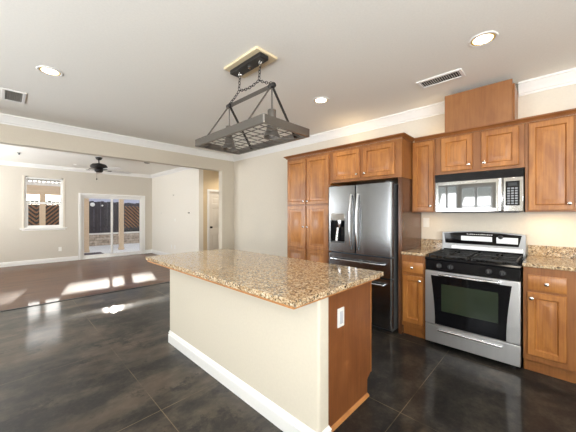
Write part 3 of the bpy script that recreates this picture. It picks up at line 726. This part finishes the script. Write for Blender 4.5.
# backguard: steel shell with a curved top, black glass, lower bright splash
BX = 3.585
pl = [(RY0+0.0, 0.862)]+[(RY0+0.0+(RY1-RY0)*i/12, 1.115+0.022*math.sin(PI*i/12)) for i in range(13)]+[(RY1, 0.862)]
bgd = MB().prism(pl, 'X', BX+0.012, 3.66).build('backguard', M['steel_dim'], t, 0.003)
mb = MB(); mb.prism([(BX-0.004, 0.886), (BX-0.004, 0.93), (BX+0.0115, 0.93), (BX+0.0115, 0.886)], 'Y', RY0+0.02, RY1-0.02)
mb.build('vent_trim', M['black'], bgd)
mb = MB(); mb.prism([(BX-0.004, 0.936), (BX+0.003, 0.970), (BX+0.0115, 0.970), (BX+0.0115, 0.936)], 'Y', RY0+0.02, RY1-0.10)
mb.build('splash_strip', M['handle'], bgd, 0.001)
pl = [(RY0+0.055, 0.992)]+[(RY0+0.03+(RY1-RY0-0.05)*i/12, 1.107+0.022*math.sin(PI*i/12)) for i in range(13)]+[(RY1-0.035, 0.992)]
cg = MB().prism(pl, 'X', BX+0.004, BX+0.0115).build('control_glass', M['oven_glass'], bgd)
B(BX+0.001, BX+0.0035, 0.475, 0.76, 1.03, 1.082).build('window_reflection', M['steel'], cg, 0.001)  # bright plates standing in for the window's reflection in the glass
B(BX+0.001, BX+0.0035, 0.265, 0.44, 1.018, 1.082).build('window_reflection', M['steel'], cg, 0.001)
MB().lathe((BX+0.0035, 0.405, 1.085), (-1, 0, 0), [(0.022, 0), (0.022, 0.006), (0.017, 0.009), (0.015, 0.022), (0.001, 0.023)], 20).build('knob', M['black_matte'], cg)
mb = MB()
for i in range(14):
    y = 0.70-i*0.017; h = random.choice((0.008, 0.012, 0.01)); mb.box(BX+0.0025, BX+0.0038, y-0.005, y+0.004, 1.098, 1.098+h)
mb.build('printed_marks', M['mark'], cg)
for (x, y) in ((3.06, RY0+0.05), (3.06, RY1-0.05), (3.58, RY0+0.05), (3.58, RY1-0.05)):
    MB().lathe((x, y, 0.0005), (0, 0, 1), [(0.018, 0), (0.018, 0.012), (0.008, 0.014), (0.008, 0.0495)], 12).build('foot', M['black_matte'], t)

# ------------------------------------------------------------------ microwave
MX = 3.31; MY0, MY1 = 0.206, 0.951
t = thing('microwave', (3.5, 0.58, 1.345), 'stainless steel over the range microwave under the short wall cabinet', 'microwave')
B(MX+0.035, XW-0.0015, MY0+0.002, MY1-0.002, 1.345, 1.754).build('body', M['grey_side'], t)
mb = B(MX+0.012, MX+0.034, MY0, MY1, 1.676, 1.754)
for i in range(5): mb.add(*panel_loops((0, 1, 0, 1), [(0, 0)], True)) if False else mb.box(MX+0.004, MX+0.0125, MY0, MY1, 1.682+i*0.0145, 1.689+i*0.0145)
mb.build('vent_grille', M['black'], t)
def bow(y): return 0.009*(1-((y-(MY0+MY1)/2)/((MY1-MY0)/2))**2)
def bowed(y0, y1, z0, z1, x, t_, n=16):
    ys = [y0+(y1-y0)*i/n for i in range(n+1)]
    return MB().prism([(x-bow(y), y) for y in ys]+[(x-bow(y)+t_, y) for y in reversed(ys)], 'Z', z0, z1)
md = bowed(0.357, MY1, 1.348, 1.672, MX+0.012, 0.021).build('door', M['steel_h'], t, 0.004)
bowed(0.410, 0.918, 1.385, 1.635, MX+0.0085, 0.003).build('door_glass', M['mw_glass'], md)
mb = MB(); mb.prism([(0.362, 1.352), (0.388, 1.352), (0.394, 1.51), (0.388, 1.668), (0.362, 1.668)], 'X', MX-0.028, MX-0.002)
mb.build('handle', M['handle'], md, 0.006)
B(MX-0.014, MX-0.0105, 0.57, 0.66, 1.648, 1.656).build('badge', M['chrome'], md)
mp = B(MX, MX+0.034, MY0, 0.354, 1.348, 1.672).build('control_panel', M['steel_h'], t, 0.005)
kp = B(MX-0.004, MX-0.0005, 0.232, 0.336, 1.405, 1.635).build('keypad', M['black'], mp, 0.002)
B(MX-0.0052, MX-0.0042, 0.25, 0.318, 1.588, 1.62).build('display', M['display'], kp)
mb = MB()
for i in range(3):
    for j in range(7): mb.box(MX-0.0055, MX-0.0042, 0.246+i*0.028, 0.246+i*0.028+0.020, 1.418+j*0.0235, 1.418+j*0.0235+0.014)
mb.build('buttons', M['key'], kp)
B(MX+0.06, MX+0.30, MY0+0.05, MY1-0.05, 1.338, 1.3445).build('grease_filter', M['grey_side'], t)

# ------------------------------------------------------------------ pot rack lamp over the island
t = thing('pot_rack_lamp', (1.45, 1.9, 1.95), 'hanging dark metal pot rack with two downlights and chains above the island', 'pot rack')
RX0, RX1, PY0, PY1, PZ = 1.21, 1.70, 1.40, 2.36, 1.94
def rrect(x0, x1, y0, y1, r, n=5):
    out = []
    for cx, cy, a0 in ((x1-r, y1-r, 0), (x0+r, y1-r, PI/2), (x0+r, y0+r, PI), (x1-r, y0+r, 3*PI/2)):
        out += [(cx+r*math.cos(a0+PI/2*i/n), cy+r*math.sin(a0+PI/2*i/n)) for i in range(n+1)]
    return out
mb = MB(); A = rrect(RX0, RX1, PY0, PY1, 0.015); C = rrect(RX0+0.004, RX1-0.004, PY0+0.004, PY1-0.004, 0.012); D = rrect(RX0+0.024, RX1-0.024, PY0+0.024, PY1-0.024, 0.006); n = len(A)
vs_ = [(x, y, PZ) for x, y in A]+[(x, y, PZ+0.06) for x, y in A]+[(x, y, PZ+0.06) for x, y in C]+[(x, y, PZ+0.003) for x, y in C]+[(x, y, PZ+0.003) for x, y in D]+[(x, y, PZ) for x, y in D]
mb.add(vs_, [(k*n+i, k*n+(i+1) % n, ((k+1) % 6)*n+(i+1) % n, ((k+1) % 6)*n+i) for k in range(6) for i in range(n)])
mb.build('frame', M['rack'], t)
mb = MB()
for i in range(1, 12):
    y = PY0+(PY1-PY0)*i/12; mb.tube([(RX0+0.006, y, PZ+0.007), (RX1-0.006, y, PZ+0.007)], 0.0032, 6)
for i in range(1, 5):
    x = RX0+(RX1-RX0)*i/5; mb.tube([(x, PY0+0.006, PZ+0.0135), (x, PY1-0.006, PZ+0.0135)], 0.0032, 6)
mb.build('grid', M['rack'], t)
XR = (RX0+RX1)/2; YA, YZ, ZR = 1.585, 2.165, 2.325
rb = MB().bar((XR, YA-0.02, ZR), (XR, YZ+0.02, ZR), 0.012, 0.03).build('ridge_bar', M['rack'], t)
for y in (YA, YZ):
    MB().lathe((XR, y-0.03, ZR), (0, 1, 0), [(0.018, 0), (0.021, 0.006), (0.021, 0.054), (0.018, 0.06)], 16).build('ridge_joint', M['iron'], t)
    for x in (RX0+0.009, RX1-0.009):
        s = 1 if x > XR else -1
        yy = y+(-0.03 if s > 0 else 0.035)
        if s > 0: MB().bar((XR+0.012, y, ZR-0.012), (x, yy, PZ+0.02), 0.022, 0.006, (0, 1, 0)).build('leg', M['iron'], t)
        else: MB().tube([(XR-0.012, y, ZR-0.012), (x, yy, PZ+0.03)], 0.0065, 10).build('leg', M['rack'], t)
for y in (YA, YZ):
    sp = MB().tube([(XR, y, ZR-0.02), (XR, y, 2.135)], 0.006, 10).build('lamp_stem', M['rack'], t)
    MB().lathe((XR, y, 2.135), (0, 0, -1), [(0.012, -0.004), (0.032, 0), (0.034, 0.006), (0.034, 0.075), (0.026, 0.08), (0.026, 0.09), (0.038, 0.11)], 24).build('socket', M['rack'], sp)
    MB().lathe((XR, y, 2.03), (0, 0, -1), [(0.03, 0), (0.04, 0.03), (0.046, 0.06), (0.062, 0.095), (0.066, 0.105), (0.062, 0.105), (0.042, 0.06), (0.03, 0.02)], 28, cap=False).build('lamp_shade', M['rack'], sp)
    MB().lathe((XR, y, 2.01), (0, 0, -1), [(0.012, 0), (0.02, 0.02), (0.028, 0.05), (0.024, 0.07), (0.001, 0.08)], 18).build('bulb', M['bulb'], sp)
# ceiling plate and chains
B(1.38, 1.612, 1.68, 2.15, ZC-0.022, ZC-0.0005).build('ceiling_plate', M['cream'], t, 0.008)
cp = B(1.425, 1.52, 1.695, 2.115, ZC-0.060, ZC-0.0225).build('canopy', M['iron'], t, 0.006)
MB().lathe((1.47, 1.89, ZC-0.0605), (0, 0, -1), [(0.012, 0), (0.012, 0.008), (0.001, 0.014)], 14).build('canopy_screw', M['chrome'], cp)
def chain(a, b, sag=0.0):
    a = Vector(a); b = Vector(b); N = max(2, int((b-a).length/0.026)); mb = MB()
    P = [a.lerp(b, i/N)-Vector((0, 0, sag*math.sin(PI*i/N))) for i in range(N+1)]
    for i in range(N):
        c = (P[i]+P[i+1])/2; d = (P[i+1]-P[i]).normalized()
        s = d.cross(Vector((1, 0, 0.3))).normalized(); u = s.cross(d)
        w = s if i % 2 else u
        pts = [c+d*(0.018*math.cos(q))+w*(0.010*math.sin(q)) for q in [2*PI*k/12 for k in range(12)]]
        mb.ring(pts, 0.0027, 5)
    return mb
for y, yj in ((1.745, 1.74), (2.025, 2.015)):
    hk = MB().ring([(1.47, y+0.016*math.cos(q), ZC-0.077+0.016*math.sin(q)) for q in [2*PI*k/14 for k in range(14)]], 0.005, 8).build('hook', M['chrome'], t)
    chain((1.47, y, ZC-0.09), (1.455, yj, 2.425)).build('chain', M['iron'], t)
chain((XR, YZ, ZR+0.02), (1.455, 2.015, 2.42), 0.008).build('chain', M['iron'], t)
chain((1.455, 2.015, 2.42), (1.455, 1.74, 2.42), 0.02).build('chain', M['iron'], t)
chain((1.455, 1.74, 2.42), (XR, YA, ZR+0.02), 0.006).build('chain', M['iron'], t)

# ------------------------------------------------------------------ ceiling fixtures
RL = ['lit recessed ceiling light nearest the grey return grille', 'lit recessed ceiling light right of the ceiling air vent', 'lit recessed ceiling light above the refrigerator', 'unseen ceiling light added to brighten the hall']
for (x, y), lb in zip(RECESSED, RL):
    t = thing('recessed_light', (x, y, ZC), lb, 'recessed light', 'recessed ceiling lights')
    MB().lathe((x, y, ZC-0.0005), (0, 0, -1), [(0.078, 0), (0.095, 0), (0.095, 0.003), (0.090, 0.007), (0.081, 0.007), (0.078, 0.005)], 36, cap=False).build('trim_ring', M['white'], t)
    MB().lathe((x, y, ZC-0.0005), (0, 0, -1), [(0.0775, 0), (0.0775, 0.0045), (0.066, 0.0055), (0.062, 0.0025), (0.062, 0)], 36, cap=False).build('reflector', M['gold'], t)
    MB().lathe((x, y, ZC-0.0005), (0, 0, -1), [(0.0615, 0), (0.0615, 0.004), (0.001, 0.0058)], 36, cap=False).build('lens', M['lens'], t)
def ceiling_grille(name, label, x0, x1, y0, y1, nslat, along_x, fr_mat, sl_mat, throat):
    t = thing(name, ((x0+x1)/2, (y0+y1)/2, ZC), label, 'air vent')
    w = 0.028; mb = MB(); z0, z1 = ZC-0.011, ZC-0.0005
    mb.box(x0, x1, y0, y0+w, z0, z1); mb.box(x0, x1, y1-w, y1, z0, z1); mb.box(x0, x0+w, y0+w, y1-w, z0, z1); mb.box(x1-w, x1, y0+w, y1-w, z0, z1)
    mb.build('frame', fr_mat, t, 0.003)
    B(x0+w, x1-w, y0+w, y1-w, ZC-0.0025, ZC-0.0005).build('throat', throat, t)
    mb = MB()
    for i in range(nslat):
        s = (i+0.5)/nslat
        if along_x: y = y0+w+(y1-y0-2*w)*s; mb.obox(((x0+x1)/2, y, ZC-0.0065), (1, 0, 0), (0, 1, 0.6), (0, -0.6, 1), (x1-x0)/2-w, 0.0026, 0.0009)
        else: x = x0+w+(x1-x0-2*w)*s; mb.obox((x, (y0+y1)/2, ZC-0.0065), (0, 1, 0), (1, 0, 0.6), (-0.6, 0, 1), (y1-y0)/2-w, 0.0042, 0.0009)
    mb.build('slats', sl_mat, t)
    return t
ceiling_grille('ceiling_vent', 'white slotted ceiling air vent in front of the duct cover', 2.885, 3.07, 0.61, 1.005, 17, True, M['white'], M['white'], M['vent_dark'])
ceiling_grille('return_grille', 'grey square return air grille on the ceiling beside the header', -0.019, 0.174, 4.155, 4.557, 8, False, M['white'], M['vent_grey'], M['vent_grey'])
t = thing('smoke_detector', (2.53, 7.44, ZC), 'round grey smoke detector on the far room ceiling', 'smoke detector')
MB().lathe((2.53, 7.44, ZC-0.0005), (0, 0, -1), [(0.07, 0), (0.07, 0.012), (0.062, 0.03), (0.05, 0.036), (0.001, 0.037)], 28).build('cover', M['vent_grey'], t)
MB().lathe((2.53, 7.44, ZC-0.038), (0, 0, -1), [(0.018, 0), (0.018, 0.004), (0.001, 0.005)], 16).build('test_button', M['grey_side'], t)
t = thing('sprinkler_head', (0.23, 8.3, ZC), 'tiny dark ceiling fixture left of the fan', 'sprinkler head')
MB().lathe((0.23, 8.3, ZC-0.0005), (0, 0, -1), [(0.035, 0), (0.035, 0.006), (0.014, 0.01), (0.014, 0.035), (0.02, 0.038), (0.001, 0.045)], 16).build('head', M['grey_side'], t)

# ceiling fan
fx_, fy_ = 1.545, 7.65
t = thing('ceiling_fan', (fx_, fy_, ZC), 'dark bronze ceiling fan with pale blades in the far room', 'ceiling fan')
MB().lathe((fx_, fy_, ZC-0.0005), (0, 0, -1), [(0.068, 0), (0.068, 0.01), (0.05, 0.05), (0.022, 0.065)], 24).build('canopy', M['bronze'], t)
MB().tube([(fx_, fy_, ZC-0.06), (fx_, fy_, 2.50)], 0.013, 12).build('downrod', M['bronze'], t)
MB().lathe((fx_, fy_, 2.48), (0, 0, -1), [(0.02, -0.035), (0.06, -0.025), (0.13, -0.01), (0.165, 0.025), (0.172, 0.055), (0.155, 0.088), (0.11, 0.102), (0.085, 0.115), (0.085, 0.155), (0.055, 0.178), (0.001, 0.184)], 32).build('motor', M['bronze'], t)
for k in range(5):
    a = math.radians(-66+72*k); d = Vector((math.cos(a), math.sin(a), 0)); s = Vector((-d.y, d.x, 0)); c = Vector((fx_, fy_, 2.352))
    br = MB(); br.bar(c+d*0.085, c+d*0.22, 0.03, 0.008)
    br.obox(c+d*0.225, d, s, (0, 0, 1), 0.03, 0.045, 0.004); br = br.build('blade_bracket', M['bronze'], t)
    pl = [(0.205, -0.052), (0.35, -0.062), (0.65, -0.068), (0.695, -0.05), (0.71, 0), (0.695, 0.05), (0.65, 0.068), (0.35, 0.062), (0.205, 0.052)]
    up = (Vector((0, 0, 1))+s*0.2).normalized(); s2 = up.cross(d).normalized()
    vs_ = [c+d*p+s2*q+up*h for h in (0.0045, 0.0105) for p, q in pl]; n = len(pl)
    MB().add(vs_, [tuple(range(n))[::-1], tuple(range(n, 2*n))]+[(i, (i+1) % n, n+(i+1) % n, n+i) for i in range(n)]).build('blade', M['blade'], t)
pc = MB().tube([(fx_-0.045, fy_-0.02, 2.325), (fx_-0.045, fy_-0.02, 2.16)], 0.0018, 6).build('pull_chain', M['bronze'], t)
MB().lathe((fx_-0.045, fy_-0.02, 2.16), (0, 0, -1), [(0.003, 0), (0.011, 0.012), (0.012, 0.035), (0.004, 0.045)], 12).build('pull', M['bronze'], pc)

# ------------------------------------------------------------------ outlets and wall plates
def plate_x(name, x, y, z, label, cat, w=0.07, h=0.115, mat='plastic', group=None):
    t = thing(name, (x, y, z), label, cat, group)
    p = B(x-0.006, x-0.0005, y-w/2, y+w/2, z-h/2, z+h/2).build('plate', M[mat], t, 0.002)
    if h > 0.08:
        B(x-0.009, x-0.0065, y-0.017, y+0.017, z-0.034, z+0.034).build('socket_face', M['plastic'], t, 0.001)
    return t
plate_x('power_outlet', XW, 1.155, 1.22, 'white power outlet on the wall left of the range backguard', 'power outlet')
t = thing('power_outlet', (1.09, YF, 0.35), 'white power outlet low on the far wall between window and glass door', 'power outlet')
B(1.055, 1.125, YF-0.006, YF-0.0005, 0.295, 0.41).build('plate', M['plastic'], t, 0.002)
B(1.073, 1.107, YF-0.009, YF-0.0065, 0.318, 0.386).build('socket_face', M['plastic'], t, 0.001)
plate_x('metal_bracket', XG, 8.188, 1.895, 'topmost small metal wall mark on the far room side wall', 'wall bracket', 0.10, 0.025, 'chrome')
plate_x('metal_bracket', XG, 9.10, 1.36, 'small metal wall mark nearest the glass door on the side wall', 'wall bracket', 0.07, 0.025, 'chrome')
plate_x('metal_bracket', XG, 7.20, 1.36, 'small metal wall mark nearest the hall on the side wall', 'wall bracket', 0.12, 0.025, 'chrome')
plate_x('cable_plate', XG, 8.08, 1.15, 'small white cable plate below the three metal wall marks', 'cable plate', 0.05, 0.075)
plate_x('power_outlet', XG, 8.33, 0.345, 'white low outlet on the side wall, the one farther from the hall', 'power outlet')
plate_x('power_outlet', XG, 8.09, 0.345, 'white low outlet on the side wall, the one closer to the hall', 'power outlet')

# ------------------------------------------------------------------ patio and garden
struct(B(-6, 10, YF+0.15, 14.0, -0.12, -0.02).build('patio_floor', M['patio']), 'pale concrete patio outside the glass door', 'patio')
struct(B(-12, 20, 14.3, 40, -0.12, 0.40).build('ground_garden', M['soil']))
PLB = ['beige patio post behind the left part of the glass door', 'beige patio post behind the right part of the glass door', 'beige patio post behind the far window']
for (x, lb) in ((2.02, PLB[0]), (3.11, PLB[1]), (0.865, PLB[2])):
    t = thing('patio_post', (x, 11.85, -0.02), lb, 'patio post', 'patio posts')
    B(x-0.07, x+0.07, 11.78, 11.92, 0.0605, 1.949).build('shaft', M['post'], t, 0.004)
    B(x-0.085, x+0.085, 11.765, 11.935, -0.0195, 0.06).build('base', M['post'], t, 0.004)
t = thing('patio_cover', (2, 11.1, 1.95), 'white slatted patio cover on a beige beam outside the window', 'patio cover')
B(-5, 8, 11.79, 11.91, 1.95, 2.24).build('beam', M['post'], t, 0.004)
B(-5, 8, 10.06, 10.10, 2.24, 2.36).build('ledger', M['lattice_roof'], t)
mb = B(-5, 8, 10.9, 10.935, 2.30, 2.36); mb.box(-5, 8, 11.83, 11.87, 2.241, 2.36)
mb.build('purlins', M['lattice_roof'], t)
mb = MB()
for i in range(118): x = -4.9+i*0.108; mb.box(x, x+0.04, 10.12, 12.3, 2.3605, 2.385)
mb.build('slats', M['lattice_roof'], t)
tag(B(1.55, 2.36, 10.35, 11.50, -0.0195, -0.005).build('doormat', M['mat'], bev=0.003), 'dark mat on the patio just outside the glass door', 'doormat')
t = thing('stone_wall', (2, 14.1, -0.02), 'low stacked stone garden wall with pale cap beyond the patio', 'stone wall')
B(-8, 12, 14.0, 14.28, -0.1, 0.45).build('stone_face', M['stone'], t)
B(-8, 12, 13.96, 14.3, 0.4505, 0.51).build('cap', M['patio'], t, 0.004)
t = thing('board_fence', (2.8, 14.2, 0.51), 'dark vertical board fence standing on the stone wall', 'fence')
mb = MB(); i = 0; x = 1.72
while x < 3.80:
    dz = 0.02*math.sin(i*2.1); mb.box(x, min(x+0.115, 3.795), 14.16+0.008*(i % 2), 14.185+0.008*(i % 2), 0.512, 1.87+dz); x += 0.121; i += 1
mb.build('boards', M['fence_dark'], t)
B(1.72, 3.80, 14.20, 14.24, 0.70, 0.79).build('rail', M['fence_dark'], t)
B(1.72, 3.80, 14.20, 14.24, 1.55, 1.64).build('rail', M['fence_dark'], t)
def lattice(x0, x1, label):
    t = thing('lattice_fence', ((x0+x1)/2, 14.2, 0.51), label, 'lattice fence', 'lattice fences')
    z0, z1 = 0.70, 1.69; mb = MB(); H_ = z1-z0; k = 0; xa = x0; y = 14.17
    while xa < x1-0.05:
        xb_ = min(xa+0.82, x1); W_ = xb_-xa; c = -H_
        while c < W_:
            s0 = max(0, -c); s1 = min(H_, W_-c)
            if s1-s0 > 0.04:
                f = (lambda u, v: Vector((xa+u, y, z0+v))) if k % 2 else (lambda u, v: Vector((xb_-u, y, z0+v)))
                p, q = f(c+s0, s0), f(c+s1, s1); d = q-p
                mb.obox((p+q)/2, d, (0, 1, 0), d.cross(Vector((0, 1, 0))), d.length/2, 0.008, 0.027)
            c += 0.16
        xa = xb_; k += 1
    mb.build('strips', M['fence_brown'], t)
    B(x0, x1, 14.15, 14.20, 0.61, 0.70).build('rail', M['fence_dark'], t)
    mb = MB(); k = 0; xx = x0
    while xx < x1-0.01:
        mb.box(xx, min(x1, xx+0.115), 14.155, 14.18, 1.691, 1.84+0.015*math.sin(k*1.7)); xx += 0.121; k += 1
    mb.build('top_boards', M['fence_dark'], t)
    for xx in (x0+0.03, x1-0.03): B(xx-0.03, xx+0.03, 14.205, 14.26, 0.512, 1.80).build('fence_post', M['fence_dark'], t)
    B(x0+0.07, x1-0.07, 14.24, 14.26, 0.512, 1.69).build('backing', M['black_matte'], t)
lattice(-1.6, 1.70, 'brown lattice fence seen through the far window')
lattice(3.85, 6.6, 'brown lattice fence seen through the right part of the glass door')
for (x, z, r, lb) in ((2.63, 1.735, 0.085, 'larger white round ornament on the dark board fence'), (2.985, 1.70, 0.04, 'smaller white round ornament on the dark board fence')):
    t = thing('fence_blob', (x, 14.15, z), lb, 'blob')  # plain white discs set against the fence boards
    MB().lathe((x, 14.1606, z), (0, -1, 0), [(r*0.8, 0.0), (r, 0.01), (r*0.85, 0.03), (r*0.4, 0.045), (0.001, 0.05)], 20).build('disc', M['plastic'], t)
# neighbour's house beyond the fence; its roof is shaped to block low sun
t = thing('neighbour_house', (6.2, 21, 0.4), 'pale lavender house beyond the dark fence', 'house')
B(3.3, 9.0, 19, 25, 0.4, 3.4).build('wall', M['house'], t)
mb = MB(); mb.prism([(18.6, 3.4), (25.4, 3.4), (22, 4.95)], 'X', 3.1, 9.2); mb.build('roof', M['roof'], t)
# shrub beside the left post
t = thing('shrub', (1.86, 12.9, -0.02), 'green shrub at the left edge of the glass door', 'shrub')
mb = MB()
for i in range(420):
    a = random.uniform(0, 2*PI); z = random.uniform(0.15, 1.5); r = 0.16*random.uniform(0.4, 1)*(1.15-z*0.4)
    c = Vector((1.86+r*math.cos(a), 12.9+r*math.sin(a), z)); d = Vector((math.cos(a+random.uniform(-1, 1)), math.sin(a+random.uniform(-1, 1)), random.uniform(-0.3, 0.8))).normalized(); s = d.orthogonal().normalized()
    mb.add([c-d*0.035, c+s*0.014, c+d*0.04, c-s*0.014], [(0, 1, 2, 3)])
mb.build('foliage', M['leaf'], t)
mb = MB()
for k in range(4): mb.tube([(1.86+0.02*k-0.03, 12.9, -0.0195), (1.86+0.05*k-0.08, 12.9+0.03*(k-1.5), 1.2)], 0.008, 6)
mb.build('stems', M['soil'], t)
